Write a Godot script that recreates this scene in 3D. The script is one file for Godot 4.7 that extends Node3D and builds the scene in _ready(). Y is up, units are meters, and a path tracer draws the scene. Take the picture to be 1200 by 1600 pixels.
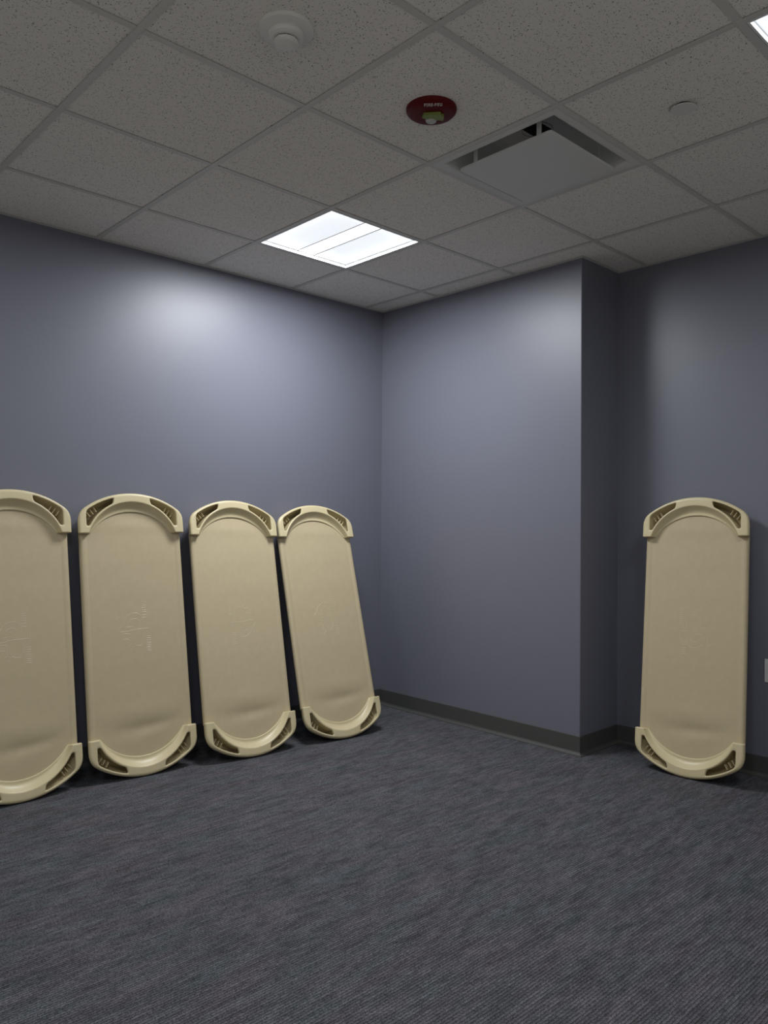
extends Node3D
# A storage corner of a day-care room: five stackable cots leaning on blue-grey walls under a tile ceiling.
# World: the back-left corner is the origin, left wall x = 0, pillar front z = 0, floor y = 0.

const TILE := 0.6096
const CEIL := 2.6715
const GX := 0.5244        # first grid line parallel to the left wall
const GZ := 0.1679        # first grid line parallel to the back wall
const PILLAR := 1.568     # the pillar front ends here ...
const RECESS := 0.3785    # ... and the wall steps back by this
const ROOM_X := 4.42
const ROOM_Z := 4.72
const TOP := 2.92         # underside of the slab above the tiles

const COT_L := 1.395
const COT_W := 0.541
const CAP_H := 0.2045
const LEG_D := 0.116
const SKIRT_D := 0.060
const LIP_R := 0.2497     # the arc where cap and sheet meet
const LIP_C := 0.1397

var M := {}
var rng := RandomNumberGenerator.new()
var names := {}

func _ready() -> void:
	rng.seed = 7
	# ---- camera
	var yaw := 0.8164
	var pitch := 0.0106
	var roll := 0.0077
	var fw := Vector3(-sin(yaw) * cos(pitch), sin(pitch), -cos(yaw) * cos(pitch))
	var rt := Vector3(cos(yaw), 0, -sin(yaw))
	var up := rt.cross(fw)
	var r2 := rt * cos(roll) + up * sin(roll)
	var u2 := -rt * sin(roll) + up * cos(roll)
	var cam := Camera3D.new()
	cam.name = "camera"
	cam.fov = rad_to_deg(2.0 * atan(800.0 / 1209.8))
	cam.near = 0.05
	cam.transform = Transform3D(Basis(r2, u2, -fw), Vector3(3.8703, 1.2511, 3.6124))
	add_child(cam)
	# ---- environment: a closed room, no sky
	var env := Environment.new()
	env.background_mode = Environment.BG_COLOR
	env.background_color = Color.BLACK
	env.tonemap_mode = Environment.TONE_MAPPER_LINEAR
	env.tonemap_exposure = 2.2
	env.sdfgi_enabled = true
	env.ssao_enabled = true
	env.ssil_enabled = true
	var we := WorldEnvironment.new()
	we.name = "environment"
	we.environment = env
	add_child(we)
	# ---- area lights of the four recessed fixtures, just under their lenses
	for p in [Vector3(2, 1, 1.9), Vector3(2, 5, 0.45), Vector3(6, 1, 0.55), Vector3(6, 5, 1.1)]:
		area_light(Vector3(GX + TILE * (p.x - 1.5), CEIL + 0.012, GZ + TILE * (p.y + 0.5)), p.z)
	make_materials()
	structure()
	ceiling()
	light_fixtures()
	air_diffuser()
	cots()
	smoke_detector()
	fire_strobe()
	sprinkler_cover()
	wall_outlet()

func area_light(at: Vector3, energy: float) -> void:
	var l := AreaLight3D.new()
	l.name = "ceiling_light_beam"
	l.area_size = Vector2(0.54, 0.54)
	l.light_energy = energy
	l.light_color = Color(0.97, 0.985, 1.0)
	l.shadow_enabled = true
	l.area_range = 12.0
	l.area_attenuation = 2.0
	l.rotation = Vector3(-PI / 2, 0, 0)
	l.position = at
	add_child(l, true)

# ------------------------------------------------------------------ helpers
func numbered(called: String) -> String:
	var n: int = names.get(called, 0)
	names[called] = n + 1
	return called if n == 0 else "%s_%03d" % [called, n]

func tag(o: Node, label: String, category: String, group := "") -> void:
	o.set_meta("label", label)
	o.set_meta("category", category)
	if group:
		o.set_meta("group", group)

func thing(called: String, label: String, category: String, at: Vector3, turn := 0.0, group := "") -> Node3D:
	var o := Node3D.new()
	o.name = numbered(called)
	add_child(o)
	o.position = at
	o.rotation.y = turn
	tag(o, label, category, group)
	return o

func part(parent: Node, called: String, mesh: Mesh, mat: Material, at := Vector3.ZERO) -> MeshInstance3D:
	var o := MeshInstance3D.new()
	o.name = called
	o.mesh = mesh
	o.material_override = mat
	o.position = at
	parent.add_child(o, true)
	return o

func struct(called: String, mesh: Mesh, mat: Material, label: String) -> MeshInstance3D:
	var o := part(self, called, mesh, mat)
	o.set_meta("kind", "structure")
	o.set_meta("label", label)
	return o

func st_new() -> SurfaceTool:
	var st := SurfaceTool.new()
	st.begin(Mesh.PRIMITIVE_TRIANGLES)
	st.set_smooth_group(-1)
	return st

func done(st: SurfaceTool) -> ArrayMesh:
	st.generate_normals()
	return st.commit()

func quad(st: SurfaceTool, a: Vector3, b: Vector3, c: Vector3, d: Vector3) -> void:
	# a b c d counter-clockwise seen from the front; Godot wants clockwise
	for v in [a, c, b, a, d, c]:
		st.add_vertex(v)

func add_box(st: SurfaceTool, lo: Vector3, hi: Vector3) -> void:
	var p := []
	for i in 8:
		p.append(Vector3(hi.x if i & 1 else lo.x, hi.y if i & 2 else lo.y, hi.z if i & 4 else lo.z))
	quad(st, p[4], p[5], p[7], p[6])
	quad(st, p[1], p[0], p[2], p[3])
	quad(st, p[5], p[1], p[3], p[7])
	quad(st, p[0], p[4], p[6], p[2])
	quad(st, p[6], p[7], p[3], p[2])
	quad(st, p[0], p[1], p[5], p[4])

func box(lo: Vector3, hi: Vector3) -> ArrayMesh:
	var st := st_new()
	add_box(st, lo, hi)
	return done(st)

# box with chamfered edges
func add_chamfer(st: SurfaceTool, lo: Vector3, hi: Vector3, c: float) -> void:
	var a := lo + Vector3(c, c, c)
	var b := hi - Vector3(c, c, c)
	var mid := (lo + hi) / 2.0
	var ax := [Vector3.RIGHT, Vector3.UP, Vector3.BACK]
	var pick := func(s: Vector3, k: int) -> Vector3:
		# corner of the face across axis k
		var v := Vector3(b.x if s.x > 0 else a.x, b.y if s.y > 0 else a.y, b.z if s.z > 0 else a.z)
		v[k] = hi[k] if s[k] > 0 else lo[k]
		return v
	var face := func(pts: Array) -> void:
		var n: Vector3 = (pts[1] - pts[0]).cross(pts[2] - pts[0])
		var ctr := Vector3.ZERO
		for q in pts:
			ctr += q / pts.size()
		if n.dot(ctr - mid) < 0:
			pts.reverse()
		for i in range(1, pts.size() - 1):
			for v in [pts[0], pts[i + 1], pts[i]]:
				st.add_vertex(v)
	for k in 3:
		var i := (k + 1) % 3
		var j := (k + 2) % 3
		for s in [-1.0, 1.0]:
			var q := []
			for w in [[-1, -1], [1, -1], [1, 1], [-1, 1]]:
				var v := Vector3.ZERO
				v[k] = s
				v[i] = w[0]
				v[j] = w[1]
				q.append(pick.call(v, k))
			face.call(q)
			for t in [-1.0, 1.0]:
				var e0 := Vector3.ZERO
				e0[i] = s
				e0[j] = t
				e0[k] = -1
				var e1 := e0
				e1[k] = 1
				face.call([pick.call(e0, i), pick.call(e1, i), pick.call(e1, j), pick.call(e0, j)])
	for n in 8:
		var s := Vector3(1 if n & 1 else -1, 1 if n & 2 else -1, 1 if n & 4 else -1)
		face.call([pick.call(s, 0), pick.call(s, 1), pick.call(s, 2)])

func chamfered(lo: Vector3, hi: Vector3, c: float) -> ArrayMesh:
	var st := st_new()
	add_chamfer(st, lo, hi, c)
	return done(st)

# profile of (radius, y) points turned about y; smooth where two points are not doubled
func lathe(profile: Array, seg := 48) -> ArrayMesh:
	var st := st_new()
	st.set_smooth_group(0)
	for i in profile.size() - 1:
		var a: Vector2 = profile[i]
		var b: Vector2 = profile[i + 1]
		if a.is_equal_approx(b):
			continue
		st.set_smooth_group(-1)
		var d := b - a
		var nrm := Vector2(d.y, -d.x).normalized()
		for k in seg:
			var t0 := TAU * k / seg
			var t1 := TAU * (k + 1) / seg
			var c0 := Vector3(cos(t0), 0, sin(t0))
			var c1 := Vector3(cos(t1), 0, sin(t1))
			var v := [c0 * a.x + Vector3(0, a.y, 0), c1 * a.x + Vector3(0, a.y, 0), c1 * b.x + Vector3(0, b.y, 0), c0 * b.x + Vector3(0, b.y, 0)]
			var n := [c0 * nrm.x + Vector3(0, nrm.y, 0), c1 * nrm.x + Vector3(0, nrm.y, 0), c1 * nrm.x + Vector3(0, nrm.y, 0), c0 * nrm.x + Vector3(0, nrm.y, 0)]
			for q in [0, 1, 2, 0, 2, 3]:
				st.set_normal(n[q])
				st.add_vertex(v[q])
	return st.commit()

# ------------------------------------------------------------------ materials
func mat(lin: Color, rough: float, spec := 0.5) -> StandardMaterial3D:
	var m := StandardMaterial3D.new()
	m.albedo_color = lin.linear_to_srgb()
	m.roughness = rough
	m.metallic_specular = spec
	return m

func noise_tex(freq: float, size: int, seed_: int, lo: float, hi: float) -> NoiseTexture2D:
	var n := FastNoiseLite.new()
	n.noise_type = FastNoiseLite.TYPE_SIMPLEX_SMOOTH
	n.frequency = freq
	n.seed = seed_
	n.fractal_octaves = 3
	var t := NoiseTexture2D.new()
	t.width = size
	t.height = size
	t.seamless = true
	t.noise = n
	var g := Gradient.new()
	g.set_color(0, Color(lo, lo, lo))
	g.set_color(1, Color(hi, hi, hi))
	t.color_ramp = g
	return t

func make_materials() -> void:
	var wall := mat(Color(0.156, 0.160, 0.198), 0.42, 0.52)
	wall.uv1_triplanar = true
	wall.uv1_world_triplanar = true
	wall.uv1_scale = Vector3(2.2, 2.2, 2.2)
	wall.heightmap_enabled = true
	wall.heightmap_texture = noise_tex(0.09, 512, 3, 0.0, 1.0)
	wall.heightmap_scale = 0.012
	M.wall = wall
	var pale := mat(Color(0.78, 0.75, 0.69), 0.5)
	M.pale_wall = pale
	M.base = mat(Color(0.066, 0.066, 0.063), 0.45)
	M.carpet = carpet()
	M.tile = ceiling_tile_material()
	M.tile_edge = mat(Color(0.5, 0.48, 0.44), 0.9)
	M.grid = mat(Color(0.59, 0.58, 0.545), 0.45)
	M.slab = mat(Color(0.2, 0.2, 0.2), 0.9)
	M.fixture = mat(Color(0.75, 0.76, 0.76), 0.35)
	var lens := mat(Color(0.8, 0.8, 0.8), 0.4)
	lens.emission_enabled = true
	lens.emission = Color(0.955, 0.975, 1.0)
	lens.emission_energy_multiplier = 0.375
	M.lens = lens
	var strip: StandardMaterial3D = lens.duplicate()
	strip.emission = Color(1, 1, 1)
	strip.emission_energy_multiplier = 0.75
	M.strip = strip
	M.dark = mat(Color(0.16, 0.16, 0.16), 0.6)
	M.diffuser = mat(Color(0.66, 0.66, 0.64), 0.5)
	M.duct = mat(Color(0.06, 0.06, 0.058), 0.7)
	var plastic := mat(Color(0.60, 0.515, 0.315), 0.38, 0.5)
	plastic.uv1_triplanar = true
	plastic.uv1_scale = Vector3(8, 8, 8)
	plastic.heightmap_enabled = true
	plastic.heightmap_texture = noise_tex(0.12, 512, 9, 0.0, 1.0)
	plastic.heightmap_scale = 0.01
	M.plastic = plastic
	var cloth := mat(Color(0.505, 0.420, 0.268), 0.55, 0.42)
	cloth.uv1_triplanar = true
	cloth.uv1_scale = Vector3(6, 6, 6)
	cloth.albedo_texture = noise_tex(0.006, 512, 21, 0.975, 1.0)
	cloth.heightmap_enabled = true
	cloth.heightmap_texture = weave()
	cloth.heightmap_scale = 0.01
	M.cloth = cloth
	M.emblem = mat(Color(0.58, 0.495, 0.34), 0.45)
	M.white_plastic = mat(Color(0.74, 0.72, 0.68), 0.45)
	M.cover = mat(Color(0.68, 0.68, 0.66), 0.45)
	M.red = mat(Color(0.10, 0.003, 0.004), 0.5, 0.3)
	M.lettering = mat(Color(0.55, 0.50, 0.45), 0.5)
	M.green = mat(Color(0.20, 0.26, 0.055), 0.45)
	var clear := mat(Color(0.5, 0.49, 0.46), 0.15, 0.6)
	M.strobe = clear
	M.plate = mat(Color(0.62, 0.62, 0.62), 0.4)
	M.slot = mat(Color(0.02, 0.02, 0.02), 0.6)

func weave() -> ImageTexture:
	var s := 256
	var data := PackedByteArray()
	data.resize(s * s)
	for y in s:
		for x in s:
			var v := 0.5 + 0.25 * sin(TAU * x / 4.0) * (1 if (y / 4) % 2 else -1) + 0.25 * sin(TAU * y / 4.0)
			data[y * s + x] = int(clampf(v, 0, 1) * 255)
	return ImageTexture.create_from_image(Image.create_from_data(s, s, false, Image.FORMAT_L8, data))

# Ribbed loop carpet: ribs run along z, the yarns change tone along their length
func carpet() -> StandardMaterial3D:
	var s := 2048
	var rib := 8
	var ribs := s / rib
	var rows := 64                 # control points along a rib
	var step := s / rows
	var n := FastNoiseLite.new()
	n.noise_type = FastNoiseLite.TYPE_SIMPLEX_SMOOTH
	n.seed = 11
	n.frequency = 0.11
	n.fractal_octaves = 3
	var broad := n.get_seamless_image(ribs, rows, false, false, 0.1)   # bands several ribs wide
	n.seed = 31
	n.frequency = 0.09
	var hue := n.get_seamless_image(ribs, rows, false, false, 0.1)
	broad.convert(Image.FORMAT_L8)
	hue.convert(Image.FORMAT_L8)
	var bd: PackedByteArray = broad.get_data()
	var hd: PackedByteArray = hue.get_data()
	var r := RandomNumberGenerator.new()
	r.seed = 17
	var yarn := PackedFloat32Array()       # tone of one yarn at its control points
	yarn.resize(ribs * rows)
	for k in yarn.size():
		yarn[k] = r.randf()
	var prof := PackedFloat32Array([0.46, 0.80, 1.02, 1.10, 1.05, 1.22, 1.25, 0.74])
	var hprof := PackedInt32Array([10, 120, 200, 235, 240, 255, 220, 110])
	var rgb := PackedByteArray()
	rgb.resize(s * s * 3)
	var hgt := PackedByteArray()
	hgt.resize(s * s)
	var ramp := PackedByteArray()       # linear value -> sRGB byte
	for i in 1024:
		ramp.append(int(Color(i / 1023.0 * 0.25, 0, 0).linear_to_srgb().r * 255.0))
	var grain := PackedFloat32Array()
	grain.resize(s)
	for y in s:
		var y0 := y / step
		var y1 := (y0 + 1) % rows
		var ft := (y % step) / float(step)
		if y % 2 == 0:
			for k in range(0, s, 2):
				var g := r.randf()
				g = 0.42 + 0.98 * g
				grain[k] = g
				grain[k + 1] = g
		for c in ribs:
			var i0 := y0 * ribs + c
			var i1 := y1 * ribs + c
			var f := yarn[i0] * (1.0 - ft) + yarn[i1] * ft
			var b := (bd[i0] * (1.0 - ft) + bd[i1] * ft) / 255.0
			var h := (hd[i0] * (1.0 - ft) + hd[i1] * ft) / 255.0 - 0.5
			var v := 0.096 + 0.048 * (f - 0.5) + 0.036 * (b - 0.5)
			var o := y * s + c * rib
			var cr := (0.985 - 0.22 * h) * 4092.0
			var cg := (0.975 + 0.03 * h) * 4092.0
			var cb := (1.085 + 0.00 * h) * 4092.0
			for k in rib:
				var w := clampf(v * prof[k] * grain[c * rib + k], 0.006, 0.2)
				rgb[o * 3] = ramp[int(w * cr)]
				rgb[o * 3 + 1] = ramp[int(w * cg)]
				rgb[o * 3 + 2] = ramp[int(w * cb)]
				hgt[o] = int(hprof[k] * (0.55 + 0.35 * grain[c * rib + k]))
				o += 1
	var m := StandardMaterial3D.new()
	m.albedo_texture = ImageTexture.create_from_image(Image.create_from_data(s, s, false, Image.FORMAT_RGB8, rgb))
	m.heightmap_enabled = true
	m.heightmap_texture = ImageTexture.create_from_image(Image.create_from_data(s, s, false, Image.FORMAT_L8, hgt))
	m.heightmap_scale = 0.10
	m.uv1_triplanar = true
	m.uv1_world_triplanar = true
	m.uv1_scale = Vector3(1, 1, 1) / 2.56
	m.roughness = 0.95
	m.metallic_specular = 0.2
	return m

# Mineral-fibre tile: pale, with pin holes and short fissures
func ceiling_tile_material() -> StandardMaterial3D:
	var s := 1024
	var tone := PackedByteArray()
	tone.resize(s * s)
	tone.fill(255)
	var r := RandomNumberGenerator.new()
	r.seed = 99
	for kind in [[14000, 0.6, 1.1, 0.76], [4200, 1.1, 1.9, 0.52], [850, 1.7, 2.6, 0.36]]:
		for i in kind[0]:
			var cx := r.randf() * s
			var cy := r.randf() * s
			var a: float = r.randf_range(kind[1], kind[2])
			var e := r.randf_range(0.55, 1.0)
			var t := r.randf() * PI
			var q := int(ceil(a)) + 1
			for dy in range(-q, q + 1):
				for dx in range(-q, q + 1):
					var u := dx * cos(t) + dy * sin(t)
					var v := (-dx * sin(t) + dy * cos(t)) / e
					var d := sqrt(u * u + v * v) - a
					if d < 0.7:
						var k := clampf(0.5 - d, 0, 1)
						var at := posmod(int(cy) + dy, s) * s + posmod(int(cx) + dx, s)
						tone[at] = mini(tone[at], int(255 * (1.0 - k * (1.0 - kind[3]))))
	var im := Image.create_from_data(s, s, false, Image.FORMAT_L8, tone)
	var m := mat(Color(0.82, 0.79, 0.745), 0.92, 0.25)
	m.albedo_texture = ImageTexture.create_from_image(im)
	m.heightmap_enabled = true
	m.heightmap_texture = m.albedo_texture
	m.heightmap_scale = 0.1
	m.uv1_triplanar = true
	m.uv1_world_triplanar = true
	m.uv1_scale = Vector3(1, 1, 1) / 0.83
	return m

# ------------------------------------------------------------------ room
func prism(outline: PackedVector2Array, y0: float, y1: float) -> ArrayMesh:
	# outline in (x, z); walls only plus caps
	var st := st_new()
	var n := outline.size()
	var area := 0.0
	for i in n:
		area += outline[i].cross(outline[(i + 1) % n])
	for i in n:
		var a := outline[i]
		var b := outline[(i + 1) % n]
		if area > 0:
			quad(st, Vector3(b.x, y0, b.y), Vector3(a.x, y0, a.y), Vector3(a.x, y1, a.y), Vector3(b.x, y1, b.y))
		else:
			quad(st, Vector3(a.x, y0, a.y), Vector3(b.x, y0, b.y), Vector3(b.x, y1, b.y), Vector3(a.x, y1, a.y))
	var tri := Geometry2D.triangulate_polygon(outline)
	for i in range(0, tri.size(), 3):
		var p := [outline[tri[i]], outline[tri[i + 1]], outline[tri[i + 2]]]
		if (p[1] - p[0]).cross(p[2] - p[0]) < 0:
			p.reverse()
		for q in p:
			st.add_vertex(Vector3(q.x, y1, q.y))
		p.reverse()
		for q in p:
			st.add_vertex(Vector3(q.x, y0, q.y))
	return done(st)

func structure() -> void:
	struct("floor", box(Vector3(-0.12, -0.1, -0.5), Vector3(ROOM_X + 0.12, 0, ROOM_Z + 0.12)), M.carpet, "dark grey ribbed carpet with fine streaks")
	struct("wall_left", box(Vector3(-0.12, 0, 0), Vector3(0, TOP, ROOM_Z)), M.wall, "blue-grey painted wall behind the row of four cots")
	# pillar with a softly rounded outer corner
	var o := PackedVector2Array([Vector2(-0.12, -0.5), Vector2(-0.12, 0)])
	var r := 0.005
	for k in 7:
		var t := PI / 2 * (1.0 - k / 6.0)
		o.append(Vector2(PILLAR - r + r * cos(t), -r + r * sin(t)))
	o.append(Vector2(PILLAR, -0.5))
	struct("wall_back", prism(o, 0, TOP), M.wall, "blue-grey painted pillar wall between the corner and the recess")
	struct("wall_recess", box(Vector3(PILLAR, 0, -0.5), Vector3(ROOM_X + 0.12, TOP, -RECESS)), M.wall, "blue-grey painted recessed wall behind the lone cot")
	struct("wall_right", box(Vector3(ROOM_X, 0, -RECESS), Vector3(ROOM_X + 0.12, TOP, ROOM_Z)), M.pale_wall, "pale painted wall beside the camera")
	struct("wall_front", box(Vector3(-0.12, 0, ROOM_Z), Vector3(ROOM_X + 0.12, TOP, ROOM_Z + 0.12)), M.pale_wall, "pale painted wall behind the camera")
	baseboard("baseboard_left", [Vector2(0, ROOM_Z), Vector2(0, 0)], "dark grey rubber cove base along the left wall")
	baseboard("baseboard_back", [Vector2(0, 0), Vector2(PILLAR, 0), Vector2(PILLAR, -RECESS)], "dark grey rubber cove base wrapped round the pillar")
	baseboard("baseboard_recess", [Vector2(PILLAR, -RECESS), Vector2(ROOM_X, -RECESS)], "dark grey rubber cove base along the recessed wall")
	baseboard("baseboard_right", [Vector2(ROOM_X, -RECESS), Vector2(ROOM_X, ROOM_Z)], "dark grey rubber cove base beside the camera")
	baseboard("baseboard_front", [Vector2(ROOM_X, ROOM_Z), Vector2(0, ROOM_Z)], "dark grey rubber cove base behind the camera")

func baseboard(called: String, path: Array, label: String) -> void:
	# cove-base profile (out from the wall, height) swept along the foot of the wall; the room lies to the right of the path... turned so that the offset points in
	var prof := [Vector2(0, 0.103), Vector2(0.002, 0.1025), Vector2(0.0032, 0.100), Vector2(0.0032, 0.020), Vector2(0.0050, 0.014), Vector2(0.0090, 0.0085), Vector2(0.0150, 0.0050), Vector2(0.0200, 0.0035), Vector2(0.0205, 0.0)]
	var st := st_new()
	var n := path.size()
	var dirs := []
	for i in n - 1:
		dirs.append((path[i + 1] - path[i]).normalized())
	var ring := func(i: int) -> Array:
		var ns := []
		for k in [i - 1, i]:
			if k >= 0 and k < n - 1:
				var d: Vector2 = dirs[k]
				ns.append(Vector2(-d.y, d.x))
		var nn: Vector2 = ns[0] if ns.size() == 1 else (ns[0] + ns[1])
		var out := []
		for p in prof:
			var q: Vector2 = path[i] + nn * p.x
			out.append(Vector3(q.x, p.y, q.y))
		return out
	for i in n - 1:
		var a: Array = ring.call(i)
		var b: Array = ring.call(i + 1)
		for k in prof.size() - 1:
			quad(st, a[k], a[k + 1], b[k + 1], b[k])
	struct(called, done(st), M.base, label)

# ------------------------------------------------------------------ ceiling
func ceiling() -> void:
	var c := struct("ceiling", box(Vector3(-0.12, TOP, -0.5), Vector3(ROOM_X + 0.12, TOP + 0.1, ROOM_Z + 0.12)), M.slab, "suspended ceiling of pale speckled mineral tiles in a white grid")
	var xs := [0.0]
	var k := 0
	while GX + k * TILE < ROOM_X - 0.03:
		xs.append(GX + k * TILE)
		k += 1
	xs.append(ROOM_X)
	var zs := [0.0]
	k = 0
	while GZ + k * TILE < ROOM_Z - 0.03:
		zs.append(GZ + k * TILE)
		k += 1
	zs.append(ROOM_Z)
	var full := chamfered(Vector3(-TILE / 2 + 0.004, 0, -TILE / 2 + 0.004), Vector3(TILE / 2 - 0.004, 0.015, TILE / 2 - 0.004), 0.0012)
	var holes := [Vector2i(1, 2), Vector2i(1, 6), Vector2i(5, 2), Vector2i(5, 6), Vector2i(3, 2)]
	var y := CEIL + 0.0035
	var g := 0.004
	for i in xs.size() - 1:
		for j in zs.size() - 1:
			if Vector2i(i, j) in holes:
				continue
			var x0: float = xs[i]
			var x1: float = xs[i + 1]
			var z0: float = zs[j]
			var z1: float = zs[j + 1]
			if j == 0 and x0 > PILLAR:
				z0 = -RECESS
			if absf(x1 - x0 - TILE) < 0.001 and absf(z1 - z0 - TILE) < 0.001:
				part(c, "ceiling_tile", full, M.tile, Vector3((x0 + x1) / 2, y, (z0 + z1) / 2))
			elif j == 0 and x0 < PILLAR and x1 > PILLAR:   # the tile notched round the pillar's corner
				var l := PackedVector2Array([Vector2(x0 + g, g), Vector2(PILLAR + g, g), Vector2(PILLAR + g, -RECESS + g), Vector2(x1 - g, -RECESS + g), Vector2(x1 - g, z1 - g), Vector2(x0 + g, z1 - g)])
				part(c, "ceiling_tile", prism(l, y, y + 0.015), M.tile)
			else:
				part(c, "ceiling_tile", chamfered(Vector3(x0 + g, y, z0 + g), Vector3(x1 - g, y + 0.015, z1 - g), 0.0012), M.tile)
	# runners along x, short cross tees between them
	for j in range(1, zs.size() - 1):
		part(c, "grid_runner", tee(ROOM_X - 0.004, true), M.grid, Vector3(ROOM_X / 2, CEIL, zs[j]))
	var cross := tee(TILE - 0.0242, false)
	for i in range(1, xs.size() - 1):
		for j in zs.size() - 1:
			var z0: float = zs[j] + (0.0121 if j > 0 else 0.002)
			var z1: float = zs[j + 1] - (0.0121 if j < zs.size() - 2 else 0.002)
			if j == 0 and xs[i] > PILLAR:
				z0 = -RECESS + 0.002
			var m: ArrayMesh = cross if absf(z1 - z0 - TILE + 0.0242) < 0.001 else tee(z1 - z0, false)
			part(c, "cross_tee", m, M.grid, Vector3(xs[i], CEIL + 0.0004, (z0 + z1) / 2))
	# wall angle round the room
	var w := 0.021
	var a0 := CEIL - 0.0002
	var a1 := CEIL + 0.0012
	for q in [[0.0, 0.0, w, ROOM_Z], [w, 0.0, PILLAR + w, w], [PILLAR, -RECESS, PILLAR + w, 0.0], [PILLAR + w, -RECESS, ROOM_X, -RECESS + w], [ROOM_X - w, -RECESS + w, ROOM_X, ROOM_Z], [w, ROOM_Z - w, ROOM_X - w, ROOM_Z]]:
		part(c, "wall_angle", box(Vector3(q[0], a0, q[1]), Vector3(q[2], a1, q[3])), M.grid)

func tee(length: float, along_x: bool) -> ArrayMesh:
	var st := st_new()
	var h := length / 2
	if along_x:
		add_chamfer(st, Vector3(-h, 0, -0.012), Vector3(h, 0.0014, 0.012), 0.0004)
		add_box(st, Vector3(-h, 0.0014, -0.0008), Vector3(h, 0.035, 0.0008))
	else:
		add_chamfer(st, Vector3(-0.012, 0, -h), Vector3(0.012, 0.0014, h), 0.0004)
		add_box(st, Vector3(-0.0008, 0.0014, -h), Vector3(0.0008, 0.034, h))
	return done(st)

func light_fixtures() -> void:
	var spots := [[0, 1, "square recessed ceiling light panel nearest the corner of the room"], [4, 1, "square recessed ceiling light panel cut off by the top right of the photo"], [0, 5, "square recessed ceiling light panel behind the camera by the left wall"], [4, 5, "square recessed ceiling light panel overhead behind the camera"]]
	for s in spots:
		var at := Vector3(GX + TILE * (s[0] + 0.5), CEIL, GZ + TILE * (s[1] + 0.5))
		var t := thing("ceiling_light", s[2], "ceiling light", at, 0.0, "recessed square ceiling lights")
		var h := TILE / 2 - 0.0125     # just inside the tees
		# housing: four side walls and a top
		var st := st_new()
		add_box(st, Vector3(-h, 0.075, -h), Vector3(h, 0.078, h))
		for q in [[-h, -h, -h + 0.002, h], [h - 0.002, -h, h, h], [-h, -h, h, -h + 0.002], [-h, h - 0.002, h, h]]:
			add_box(st, Vector3(q[0], 0.002, q[1]), Vector3(q[2], 0.075, q[3]))
		part(t, "housing", done(st), M.fixture)
		# door frame: a mitred rim whose inner edge turns up to the lenses
		st = st_new()
		var w := 0.009
		var ring := [[h, 0.0016], [h - 0.001, 0.0], [h - w + 0.001, 0.0], [h - w, 0.001], [h - w - 0.003, 0.016]]
		for k in ring.size() - 1:
			var a: float = ring[k][0]
			var ya: float = ring[k][1]
			var b: float = ring[k + 1][0]
			var yb: float = ring[k + 1][1]
			for e in 4:
				var bs := Basis(Vector3.UP, e * PI / 2)
				quad(st, bs * Vector3(a, ya, a), bs * Vector3(-a, ya, a), bs * Vector3(-b, yb, b), bs * Vector3(b, yb, b))
		part(t, "door_frame", done(st), M.fixture)
		var i := h - w - 0.003
		var sw := 0.052
		var ix := i + 0.0025
		# two side lenses, gently coved, and a raised centre strip
		for sd: float in [-1.0, 1.0]:
			st = st_new()
			st.set_smooth_group(0)
			var n := 10
			for k in n:
				var u0 := k / float(n)
				var u1 := (k + 1) / float(n)
				var z0 := lerpf(sw + 0.003, i + 0.0025, u0) * sd
				var z1 := lerpf(sw + 0.003, i + 0.0025, u1) * sd
				var y0 := 0.016 + 0.003 * u0
				var y1 := 0.016 + 0.003 * u1
				if sd > 0:
					quad(st, Vector3(-ix, y0, z0), Vector3(ix, y0, z0), Vector3(ix, y1, z1), Vector3(-ix, y1, z1))
				else:
					quad(st, Vector3(ix, y0, z0), Vector3(-ix, y0, z0), Vector3(-ix, y1, z1), Vector3(ix, y1, z1))
			part(t, "side_lens", done(st), M.lens)
		st = st_new()
		add_chamfer(st, Vector3(-i + 0.001, 0.0155, -sw), Vector3(i - 0.001, 0.024, sw), 0.002)
		part(t, "centre_strip", done(st), M.strip)
		for sd: float in [-1.0, 1.0]:
			part(t, "trim_bar", box(Vector3(-i, 0.0145, sd * (sw + 0.002) - 0.0021), Vector3(i, 0.024, sd * (sw + 0.002) + 0.0021)), M.dark)

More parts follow.
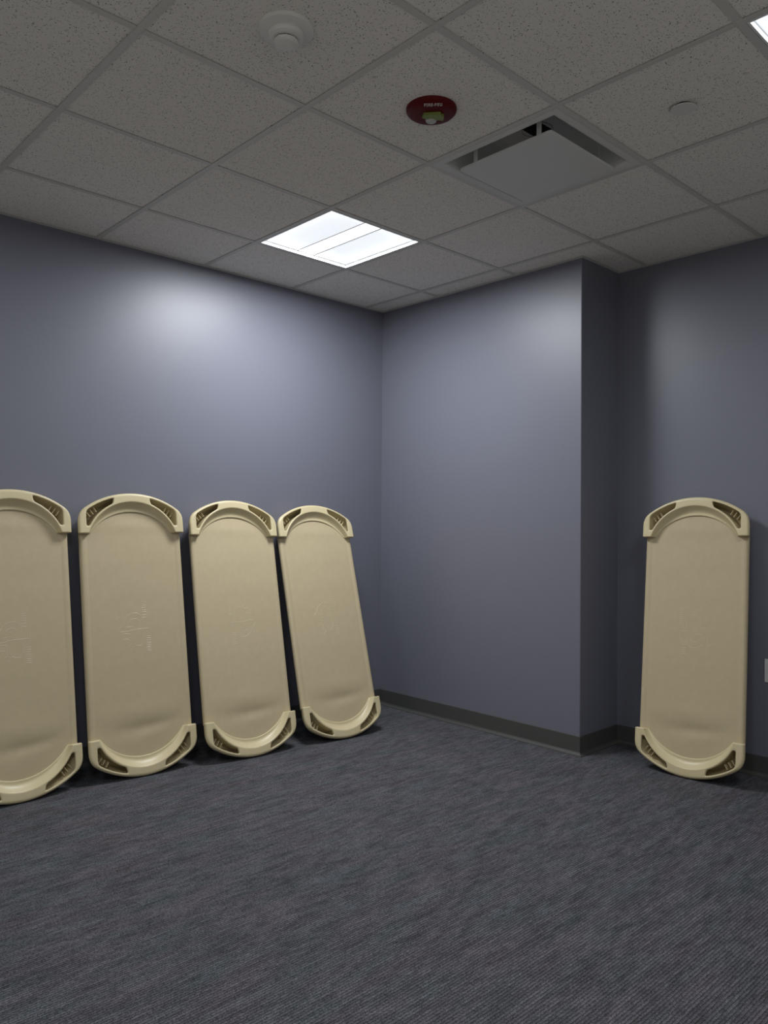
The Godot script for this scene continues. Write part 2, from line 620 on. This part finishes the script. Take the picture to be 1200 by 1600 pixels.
func air_diffuser() -> void:
	var t := thing("air_diffuser", "square white air diffuser with a hanging plaque beside the red alarm", "air vent", Vector3(GX + TILE * 2.5, CEIL, GZ + TILE * 1.5))
	var h := TILE / 2 - 0.0125
	# stamped frame: flat flange then a cove curving up to the neck
	var prof := [[h, 0.003], [h, 0.0], [0.262, 0.0005], [0.257, 0.003], [0.252, 0.010], [0.248, 0.022], [0.244, 0.040], [0.238, 0.062], [0.228, 0.088], [0.210, 0.112], [0.180, 0.128], [0.150, 0.135], [0.042, 0.137]]
	var st := st_new()
	for k in prof.size() - 1:
		for e in 4:
			var bs := Basis(Vector3.UP, e * PI / 2)
			var a: float = prof[k][0]
			var ya: float = prof[k][1]
			var b: float = prof[k + 1][0]
			var yb: float = prof[k + 1][1]
			quad(st, bs * Vector3(a, ya, a), bs * Vector3(-a, ya, a), bs * Vector3(-b, yb, b), bs * Vector3(b, yb, b))
	part(t, "frame", done(st), M.diffuser)
	part(t, "neck", lathe([Vector2(0.06, 0.20), Vector2(0.06, 0.135)], 32), M.duct)
	# plaque with softly rounded corners and edges
	var o := PackedVector2Array()
	var p := 0.217
	var r := 0.012
	for e in 4:
		for k in 5:
			var a := PI / 2 * (e + k / 4.0)
			var c := Vector2(1 if e in [0, 3] else -1, 1 if e in [0, 1] else -1) * (p - r)
			o.append(c + Vector2(cos(a), sin(a)) * r)
	part(t, "plaque", prism(o, -0.026, -0.018), M.diffuser)
	for sx in [-1, 1]:
		for sz in [-1, 1]:
			st = st_new()
			var c := Vector3(sx * 0.150, 0, sz * 0.195)
			add_box(st, c + Vector3(-0.010, -0.018, -0.0015), c + Vector3(0.010, 0.074, 0.0015))
			add_box(st, c + Vector3(-0.010, -0.018, -0.010), c + Vector3(0.010, -0.0165, 0.010))
			part(t, "hanger_bracket", done(st), M.diffuser)

# ------------------------------------------------------------------ cots
func smax(a: float, b: float, k: float) -> float:
	var h := maxf(k - absf(a - b), 0.0) / k
	return maxf(a, b) + h * h * k * 0.25

# Signed distance (roughly) of an end cap: x across, y from the rail joint to the crown, z out of the front
func cap_sdf(x: float, y: float, z: float) -> float:
	var ax := absf(x)
	var hw := COT_W / 2
	var arc := sqrt(x * x + (y + 0.2005) * (y + 0.2005)) - 0.405
	var out := smax(ax - hw + 0.22 * maxf(0.0, -z - 0.012), arc + 0.06 * maxf(0.0, -z - 0.02), 0.030 + 0.5 * clampf(-z - 0.010, 0.0, 0.06))
	var lip := sqrt(x * x + (y + LIP_C) * (y + LIP_C)) - LIP_R     # positive outside the opening
	var rim := sqrt(x * x + (y + 0.074) * (y + 0.074)) - 0.234
	var zf := 0.0
	if rim < 0.0:
		var s := clampf(lip / maxf(lip - rim, 1e-4), 0.0, 1.0)
		var t := clampf((s - 0.26) / 0.74, 0.0, 1.0)
		zf = -0.030 * (1.0 - t * t * (1.6 - 0.6 * t))
	var front := (z - zf) * 0.82
	var body := maxf(maxf(smax(out, front, 0.016), -lip), -y)
	body = smax(body, -SKIRT_D - z, 0.036)
	# an opening in each shoulder, and the hollow behind it
	var pk := smax(smax(smax(out + 0.0165, 0.009 - rim, 0.008), ax - 0.231, 0.014), smax(0.096 - ax + 0.25 * (0.16 - y), 0.036 - y, 0.008), 0.008)
	var hollow := maxf(maxf(maxf(out + 0.008 + 0.25 * maxf(0.0, -z - 0.015), 0.008 - rim), maxf(0.006 - y, 0.070 - ax)), z + 0.014)
	# behind it the moulding runs on as a tapering foot, closed at the back
	var ft := maxf(maxf(out + 0.009 + 0.40 * maxf(0.0, -z - SKIRT_D), 0.002 - rim), maxf(0.004 - y, 0.062 - ax))
	body = minf(body, maxf(maxf(ft, z + SKIRT_D - 0.024), -LEG_D - z))
	body = maxf(body, -maxf(hollow, maxf(ft + 0.006 if z < -SKIRT_D + 0.010 else hollow, -LEG_D + 0.006 - z)))
	return smax(body, -maxf(pk, -0.03 - z), 0.005)

func surface_nets(lo: Vector3, n: Vector3i, h: float, f: Callable) -> ArrayMesh:
	# symmetric in x: node 0 in x stands at -(n.x - 1) / 2 * h
	var sx := 1
	var sy := n.x
	var sz := n.x * n.y
	var val := PackedFloat32Array()
	val.resize(n.x * n.y * n.z)
	for k in n.z:
		for j in n.y:
			for i in (n.x + 1) / 2:
				var v: float = f.call(lo.x + i * h, lo.y + j * h, lo.z + k * h)
				val[k * sz + j * sy + i] = v
				val[k * sz + j * sy + n.x - 1 - i] = v
	var id := PackedInt32Array()
	id.resize(val.size())
	id.fill(-1)
	var pos := PackedVector3Array()
	var corner := [0, 1, sy, sy + 1, sz, sz + 1, sz + sy, sz + sy + 1]
	var edges := [[0, 1], [2, 3], [4, 5], [6, 7], [0, 2], [1, 3], [4, 6], [5, 7], [0, 4], [1, 5], [2, 6], [3, 7]]
	for k in n.z - 1:
		for j in n.y - 1:
			for i in n.x - 1:
				var at := k * sz + j * sy + i
				var mask := 0
				for c in 8:
					if val[at + corner[c]] < 0.0:
						mask += 1
				if mask == 0 or mask == 8:
					continue
				var sum := Vector3.ZERO
				var cnt := 0
				for e in edges:
					var a := val[at + corner[e[0]]]
					var b := val[at + corner[e[1]]]
					if (a < 0.0) != (b < 0.0):
						var t := a / (a - b)
						var pa := Vector3(e[0] & 1, (e[0] >> 1) & 1, (e[0] >> 2) & 1)
						var pb := Vector3(e[1] & 1, (e[1] >> 1) & 1, (e[1] >> 2) & 1)
						sum += pa.lerp(pb, t)
						cnt += 1
				id[at] = pos.size()
				pos.append(lo + (Vector3(i, j, k) + sum / cnt) * h)
	var idx := PackedInt32Array()
	for k in range(1, n.z - 1):
		for j in range(1, n.y - 1):
			for i in range(1, n.x - 1):
				var at := k * sz + j * sy + i
				var a := val[at] < 0.0
				for ax in 3:
					var st: int = [sx, sy, sz][ax]
					var b := val[at + st] < 0.0
					if a == b:
						continue
					var u: int = [sy, sz, sx][ax]
					var v: int = [sz, sx, sy][ax]
					var q := [id[at - u - v], id[at - v], id[at], id[at - u]]
					if not a:
						q.reverse()
					# counter-clockwise seen from outside -> clockwise for Godot
					idx.append_array(PackedInt32Array([q[0], q[2], q[1], q[0], q[3], q[2]]))
	var nrm := PackedVector3Array()
	nrm.resize(pos.size())
	for t in range(0, idx.size(), 3):
		var fn := (pos[idx[t + 2]] - pos[idx[t]]).cross(pos[idx[t + 1]] - pos[idx[t]])
		for q in 3:
			nrm[idx[t + q]] += fn
	for q in nrm.size():
		nrm[q] = nrm[q].normalized()
	var arr := []
	arr.resize(Mesh.ARRAY_MAX)
	arr[Mesh.ARRAY_VERTEX] = pos
	arr[Mesh.ARRAY_NORMAL] = nrm
	arr[Mesh.ARRAY_INDEX] = idx
	var am := ArrayMesh.new()
	am.add_surface_from_arrays(Mesh.PRIMITIVE_TRIANGLES, arr)
	return am

# The sheet: wraps round both side tubes, dips behind their seams, sags a little above the lower cap
func sheet_mesh() -> ArrayMesh:
	var tube := 0.0165
	var tx := COT_W / 2 - 0.010 - tube
	var tz := -0.047
	var prof := []    # (x, z, how much the fabric may move)
	for k in 11:
		var a := deg_to_rad(-135.0 + 225.0 * k / 10.0)
		prof.append(Vector3(tx + tube * cos(a), tz + tube * sin(a), 0.0))
	prof.append(Vector3(tx - 0.010, tz + tube - 0.0006, 0.0))
	prof.append(Vector3(tx - 0.017, tz + tube - 0.0032, 0.1))
	prof.append(Vector3(tx - 0.023, tz + tube - 0.0036, 0.25))
	prof.append(Vector3(tx - 0.029, tz + tube - 0.0026, 0.4))
	var row := prof.duplicate()
	var inner := 17
	for k in range(1, inner):
		row.append(Vector3(lerpf(tx - 0.029, -(tx - 0.029), k / float(inner)), tz + tube - 0.0024, 1.0))
	for k in range(prof.size() - 1, -1, -1):
		row.append(Vector3(-prof[k].x, prof[k].y, prof[k].z))
	var ny := 96
	var pos := PackedVector3Array()
	var idx := PackedInt32Array()
	var nz := FastNoiseLite.new()
	nz.seed = 4
	nz.frequency = 3.2
	nz.fractal_octaves = 2
	for j in ny + 1:
		for p in row:
			# the sheet tucks in behind the lip of each cap
			var under := 0.012 + maxf(0.0, sqrt(maxf(0.0, LIP_R * LIP_R - p.x * p.x)) - LIP_C)
			var y := lerpf(CAP_H - under, COT_L - CAP_H + under, j / float(ny))
			var xx: float = p.x / 0.25
			var mid := clampf(1.0 - xx * xx, 0.0, 1.0)
			var dz := 0.0
			dz -= 0.0065 * mid * mid * exp(-pow((y - 0.225 - 0.02 * xx) / 0.026, 2.0)) * (1.0 - 0.35 * absf(xx - 0.1))
			dz += 0.0030 * mid * exp(-pow((y - 0.305) / 0.045, 2.0))
			dz += 0.0022 * mid * exp(-pow((y - COT_L + 0.165) / 0.03, 2.0))
			dz -= 0.0040 * mid
			dz += 0.0009 * nz.get_noise_2d(p.x * 0.9, y * 1.3) * smoothstep(0.14, 0.22, absf(y - COT_L / 2 - 0.012))
			var tt: float = p.z
			# side sleeves: the tube bows inwards a millimetre or two between the caps
			pos.append(Vector3(p.x, y, p.y + dz * minf(tt, 1.0)))
	var w := row.size()
	for j in ny:
		for i in w - 1:
			var a := j * w + i
			# x runs from + to -, so a, a+1, a+1+w, a+w is clockwise from the front
			idx.append_array(PackedInt32Array([a, a + 1, a + 1 + w, a, a + 1 + w, a + w]))
	var nrm := PackedVector3Array()
	nrm.resize(pos.size())
	for t in range(0, idx.size(), 3):
		var fn := (pos[idx[t + 2]] - pos[idx[t]]).cross(pos[idx[t + 1]] - pos[idx[t]])
		for q in 3:
			nrm[idx[t + q]] += fn
	for q in nrm.size():
		nrm[q] = nrm[q].normalized()
	var arr := []
	arr.resize(Mesh.ARRAY_MAX)
	arr[Mesh.ARRAY_VERTEX] = pos
	arr[Mesh.ARRAY_NORMAL] = nrm
	arr[Mesh.ARRAY_INDEX] = idx
	var am := ArrayMesh.new()
	am.add_surface_from_arrays(Mesh.PRIMITIVE_TRIANGLES, arr)
	return am

# A raised bead along a polyline in the sheet's plane
func bead(st: SurfaceTool, pts: Array, w: float, hgt: float) -> void:
	for i in pts.size() - 1:
		var a: Vector2 = pts[i]
		var b: Vector2 = pts[i + 1]
		var d := (b - a).normalized()
		var n := Vector2(-d.y, d.x) * w / 2
		a -= d * w * 0.3
		b += d * w * 0.3
		var lo := func(p: Vector2) -> Vector3: return Vector3(p.x, p.y, -0.0329 - 0.004 * (1.0 - 16.0 * p.x * p.x) - 0.0006)
		var a3: Vector3 = lo.call(a) + Vector3(0, 0, hgt + 0.0006)
		var b3: Vector3 = lo.call(b) + Vector3(0, 0, hgt + 0.0006)
		quad(st, lo.call(a - n), lo.call(b - n), b3, a3)
		quad(st, lo.call(b + n), lo.call(a + n), a3, b3)
		for e in [[a - n, a3, a + n], [b + n, b3, b - n]]:
			st.add_vertex(lo.call(e[0]))
			st.add_vertex(e[1])
			st.add_vertex(lo.call(e[2]))

func emblem_mesh() -> ArrayMesh:
	var st := st_new()
	var lines := [
		[385, 545, 385, 490, 405, 435, 440, 395, 490, 358, 540, 340, 590, 335, 645, 345, 690, 385, 712, 430, 720, 490],
		[480, 500, 510, 462, 560, 445, 620, 452, 648, 500],
		[440, 600, 500, 596, 560, 600],
		[325, 682, 400, 680, 470, 676, 510, 662, 570, 652, 690, 650, 825, 650],
		[265, 425, 300, 398, 345, 420, 352, 470, 350, 525, 332, 575, 290, 605],
		[380, 722, 440, 728, 490, 742],
		[468, 760, 474, 820, 486, 885, 505, 925, 450, 948],
		[505, 925, 545, 955, 520, 1000, 490, 1050],
		[560, 935, 610, 962, 660, 970, 695, 962, 718, 925, 732, 860, 736, 780, 728, 690],
		[375, 828, 455, 826],
		[800, 465, 832, 505, 846, 560, 848, 610],
	]
	for y in [205, 245, 290, 330, 385, 435]:
		lines.append([735, y, 805, y - 4])
	for y in [800, 838, 880, 925, 965, 1005, 1040, 1075]:
		lines.append([798, y, 862, y + 3])
	for l in lines:
		var p := []
		for k in range(0, l.size(), 2):
			p.append(Vector2((l[k] - 615) / 12.0 * 0.0033, (640 - l[k + 1]) / 12.0 * 0.0031))
		bead(st, p, 0.0042, 0.0008)
	return done(st)

func cots() -> void:
	var h := 0.0031
	var nx := 183
	var cap := surface_nets(Vector3(-(nx - 1) / 2.0 * h, -0.0067, -LEG_D - 0.0066), Vector3i(nx, 70, 43), h, cap_sdf)
	var sheet := sheet_mesh()
	var emblem := emblem_mesh()
	var rib := box(Vector3(-0.0012, -0.0135, -0.036), Vector3(0.0012, 0.0135, -0.001))
	# [label, group word, where along its wall, distance of the front foot from that wall, yaw, lean guess, roll, emblem turned]
	var list := [
		["beige cot cut off by the left edge of the photo, first in the row", 2.423, 0.324, 1.583, 0.162, 0.0, false],
		["beige cot second from the left in the row on the left wall", 1.861, 0.350, 1.487, 0.182, 0.005, false],
		["beige cot third from the left, its emblem lettering on the left side", 1.305, 0.452, 1.494, 0.250, -0.024, true],
		["beige cot nearest the room's corner, leaning farthest out from the wall", 0.720, 0.512, 1.482, 0.294, -0.012, false],
		["beige cot standing alone against the recessed wall on the right", 2.123, 0.3195, 0.06, 0.148, 0.032, true],
	]
	var verts: PackedVector3Array = cap.surface_get_arrays(0)[Mesh.ARRAY_VERTEX]
	var lone := 4
	for c in list.size():
		var q: Array = list[c]
		var t := thing("stacking_cot", q[0], "cot", Vector3.ZERO, 0.0, "beige stacking cots")
		for end in 2:
			var e := part(t, "end_cap", cap, M.plastic, Vector3(0, CAP_H if end else COT_L - CAP_H, 0))
			e.rotation.z = PI if end else 0.0
			for s in [-1, 1]:
				for k in 3:
					var r := part(e, "rib", rib, M.plastic, Vector3(s * (0.2135 - 0.0165 * k), 0.096 + 0.0125 * k, -0.024))
					r.rotation.z = -s * (0.62 - 0.05 * k)
		part(t, "sleeping_sheet", sheet, M.cloth)
		var em := part(t, "raised_emblem", emblem, M.emblem, Vector3(0, COT_L / 2 + 0.012, 0.0))
		if q[6]:
			em.rotation.z = PI
		# lean it: find the lean at which its back touches the wall while its foot stands on the floor
		var lo := 0.03
		var hi := 0.6
		for it in 40:
			var lean := (lo + hi) / 2
			var bs: Basis = Basis(Vector3.UP, q[3]) * Basis(Vector3.RIGHT, -lean) * Basis(Vector3.BACK, q[5])
			var low := 9.0
			var back := 9.0
			for v in verts.size() / 3:
				var p := verts[v * 3]
				low = minf(low, (bs * Vector3(-p.x, CAP_H - p.y, p.z)).y)
				var w := bs * Vector3(p.x, COT_L - CAP_H + p.y, p.z)
				back = minf(back, w.z if c == lone else w.x)
			t.basis = bs
			t.position = Vector3(q[1], 0.001 - low, q[2] - RECESS) if c == lone else Vector3(q[2], 0.001 - low, q[1])
			if q[2] + back > 0.001:
				lo = lean
			else:
				hi = lean

# ------------------------------------------------------------------ small things on the ceiling and wall
func smoke_detector() -> void:
	var t := thing("smoke_detector", "round white smoke detector on a ceiling tile near the top edge", "smoke detector", Vector3(2.044, CEIL + 0.0035, 2.300))
	part(t, "base", lathe([Vector2(0.0, 0.0), Vector2(0.079, 0.0), Vector2(0.079, -0.0080), Vector2(0.0775, -0.0100), Vector2(0.072, -0.0120), Vector2(0.060, -0.0152), Vector2(0.054, -0.0176), Vector2(0.0, -0.0176)]), M.white_plastic)
	part(t, "collar", lathe([Vector2(0.052, -0.0168), Vector2(0.0515, -0.0240), Vector2(0.048, -0.0296), Vector2(0.041, -0.0336), Vector2(0.034, -0.0352), Vector2(0.033, -0.0336), Vector2(0.0, -0.0336)]), M.white_plastic)
	part(t, "chamber", lathe([Vector2(0.027, -0.0320), Vector2(0.027, -0.0392)], 32), M.slot)
	for k in 8:
		var f := part(t, "fin", box(Vector3(0.026, -0.040, -0.001), Vector3(0.0335, -0.032, 0.001)), M.white_plastic)
		f.rotation.y = TAU * k / 8.0 + 0.2
	part(t, "head", lathe([Vector2(0.0, -0.0388), Vector2(0.035, -0.0388), Vector2(0.0355, -0.0416), Vector2(0.0345, -0.0464), Vector2(0.030, -0.0500), Vector2(0.020, -0.0520), Vector2(0.0, -0.0528)]), M.white_plastic)

func fire_strobe() -> void:
	var t := thing("fire_alarm", "round dark red fire alarm with a green lens block on the ceiling", "fire alarm", Vector3(2.034, CEIL + 0.0035, 1.676), 0.753)
	part(t, "body", lathe([Vector2(0.0, 0.0), Vector2(0.0875, 0.0), Vector2(0.0875, -0.006), Vector2(0.086, -0.010), Vector2(0.081, -0.015), Vector2(0.072, -0.0195), Vector2(0.058, -0.0225), Vector2(0.04, -0.0235), Vector2(0.0, -0.0235)]), M.red)
	var tm := TextMesh.new()
	tm.text = "FIRE-FEU"
	var sf := SystemFont.new()
	sf.font_names = PackedStringArray(["Droid Sans"])
	sf.font_weight = 700
	tm.font = sf
	tm.font_size = 32
	tm.pixel_size = 0.0148 / 32.0
	tm.depth = 0.0012
	var l := part(t, "lettering", tm, M.lettering, Vector3(0.006, -0.0212, 0.066))
	l.basis = Basis(Vector3(1.0, 0, 0), Vector3(0, 0.22, 1.25), Vector3(0, -1, 0.18).normalized())
	# green-yellow block over the flash lens
	var st := st_new()
	var o := [Vector2(-0.032, 0.004), Vector2(-0.026, 0.022), Vector2(0.030, 0.026), Vector2(0.036, 0.012), Vector2(0.043, 0.010), Vector2(0.042, -0.018), Vector2(0.024, -0.014), Vector2(-0.020, -0.004)]
	var poly := PackedVector2Array(o)
	part(t, "lens_block", prism(poly, -0.033, -0.022), M.green)
	part(t, "flash_lens", lathe([Vector2(0.020, -0.022), Vector2(0.0205, -0.029), Vector2(0.018, -0.034), Vector2(0.011, -0.037), Vector2(0.0, -0.038)], 10), M.strobe, Vector3(-0.001, 0, -0.020))

func sprinkler_cover() -> void:
	var t := thing("sprinkler_cover", "small round white sprinkler cover plate right of the air diffuser", "sprinkler", Vector3(2.645, CEIL + 0.0035, 1.070))
	part(t, "cup", lathe([Vector2(0.032, 0.0), Vector2(0.032, -0.009)], 32), M.slot)
	part(t, "cover_plate", lathe([Vector2(0.0, -0.0085), Vector2(0.0415, -0.0085), Vector2(0.042, -0.0095), Vector2(0.041, -0.0115), Vector2(0.0, -0.012)]), M.cover)

func wall_outlet() -> void:
	var t := thing("wall_outlet", "pale wall outlet plate at the right edge beside the lone cot", "outlet", Vector3(2.408, 0.5255, -RECESS))
	part(t, "cover_plate", chamfered(Vector3(-0.035, -0.0575, 0), Vector3(0.035, 0.0575, 0.0055), 0.002), M.plate)
	for s in [-1, 1]:
		var f := part(t, "socket", chamfered(Vector3(-0.0165, -0.0135, 0.004), Vector3(0.0165, 0.0135, 0.0072), 0.0012), M.plate, Vector3(0, s * 0.0195, 0))
		for x in [-1, 1]:
			part(f, "slot", box(Vector3(x * 0.0064 - 0.0011, -0.002, 0.006), Vector3(x * 0.0064 + 0.0011, 0.0075, 0.00735)), M.slot)
	part(t, "screw", lathe([Vector2(0.0, 0.0072), Vector2(0.0028, 0.0068), Vector2(0.0033, 0.005)].map(func(v): return Vector2(v.x, v.y)), 12), M.plate).rotation.x = PI / 2
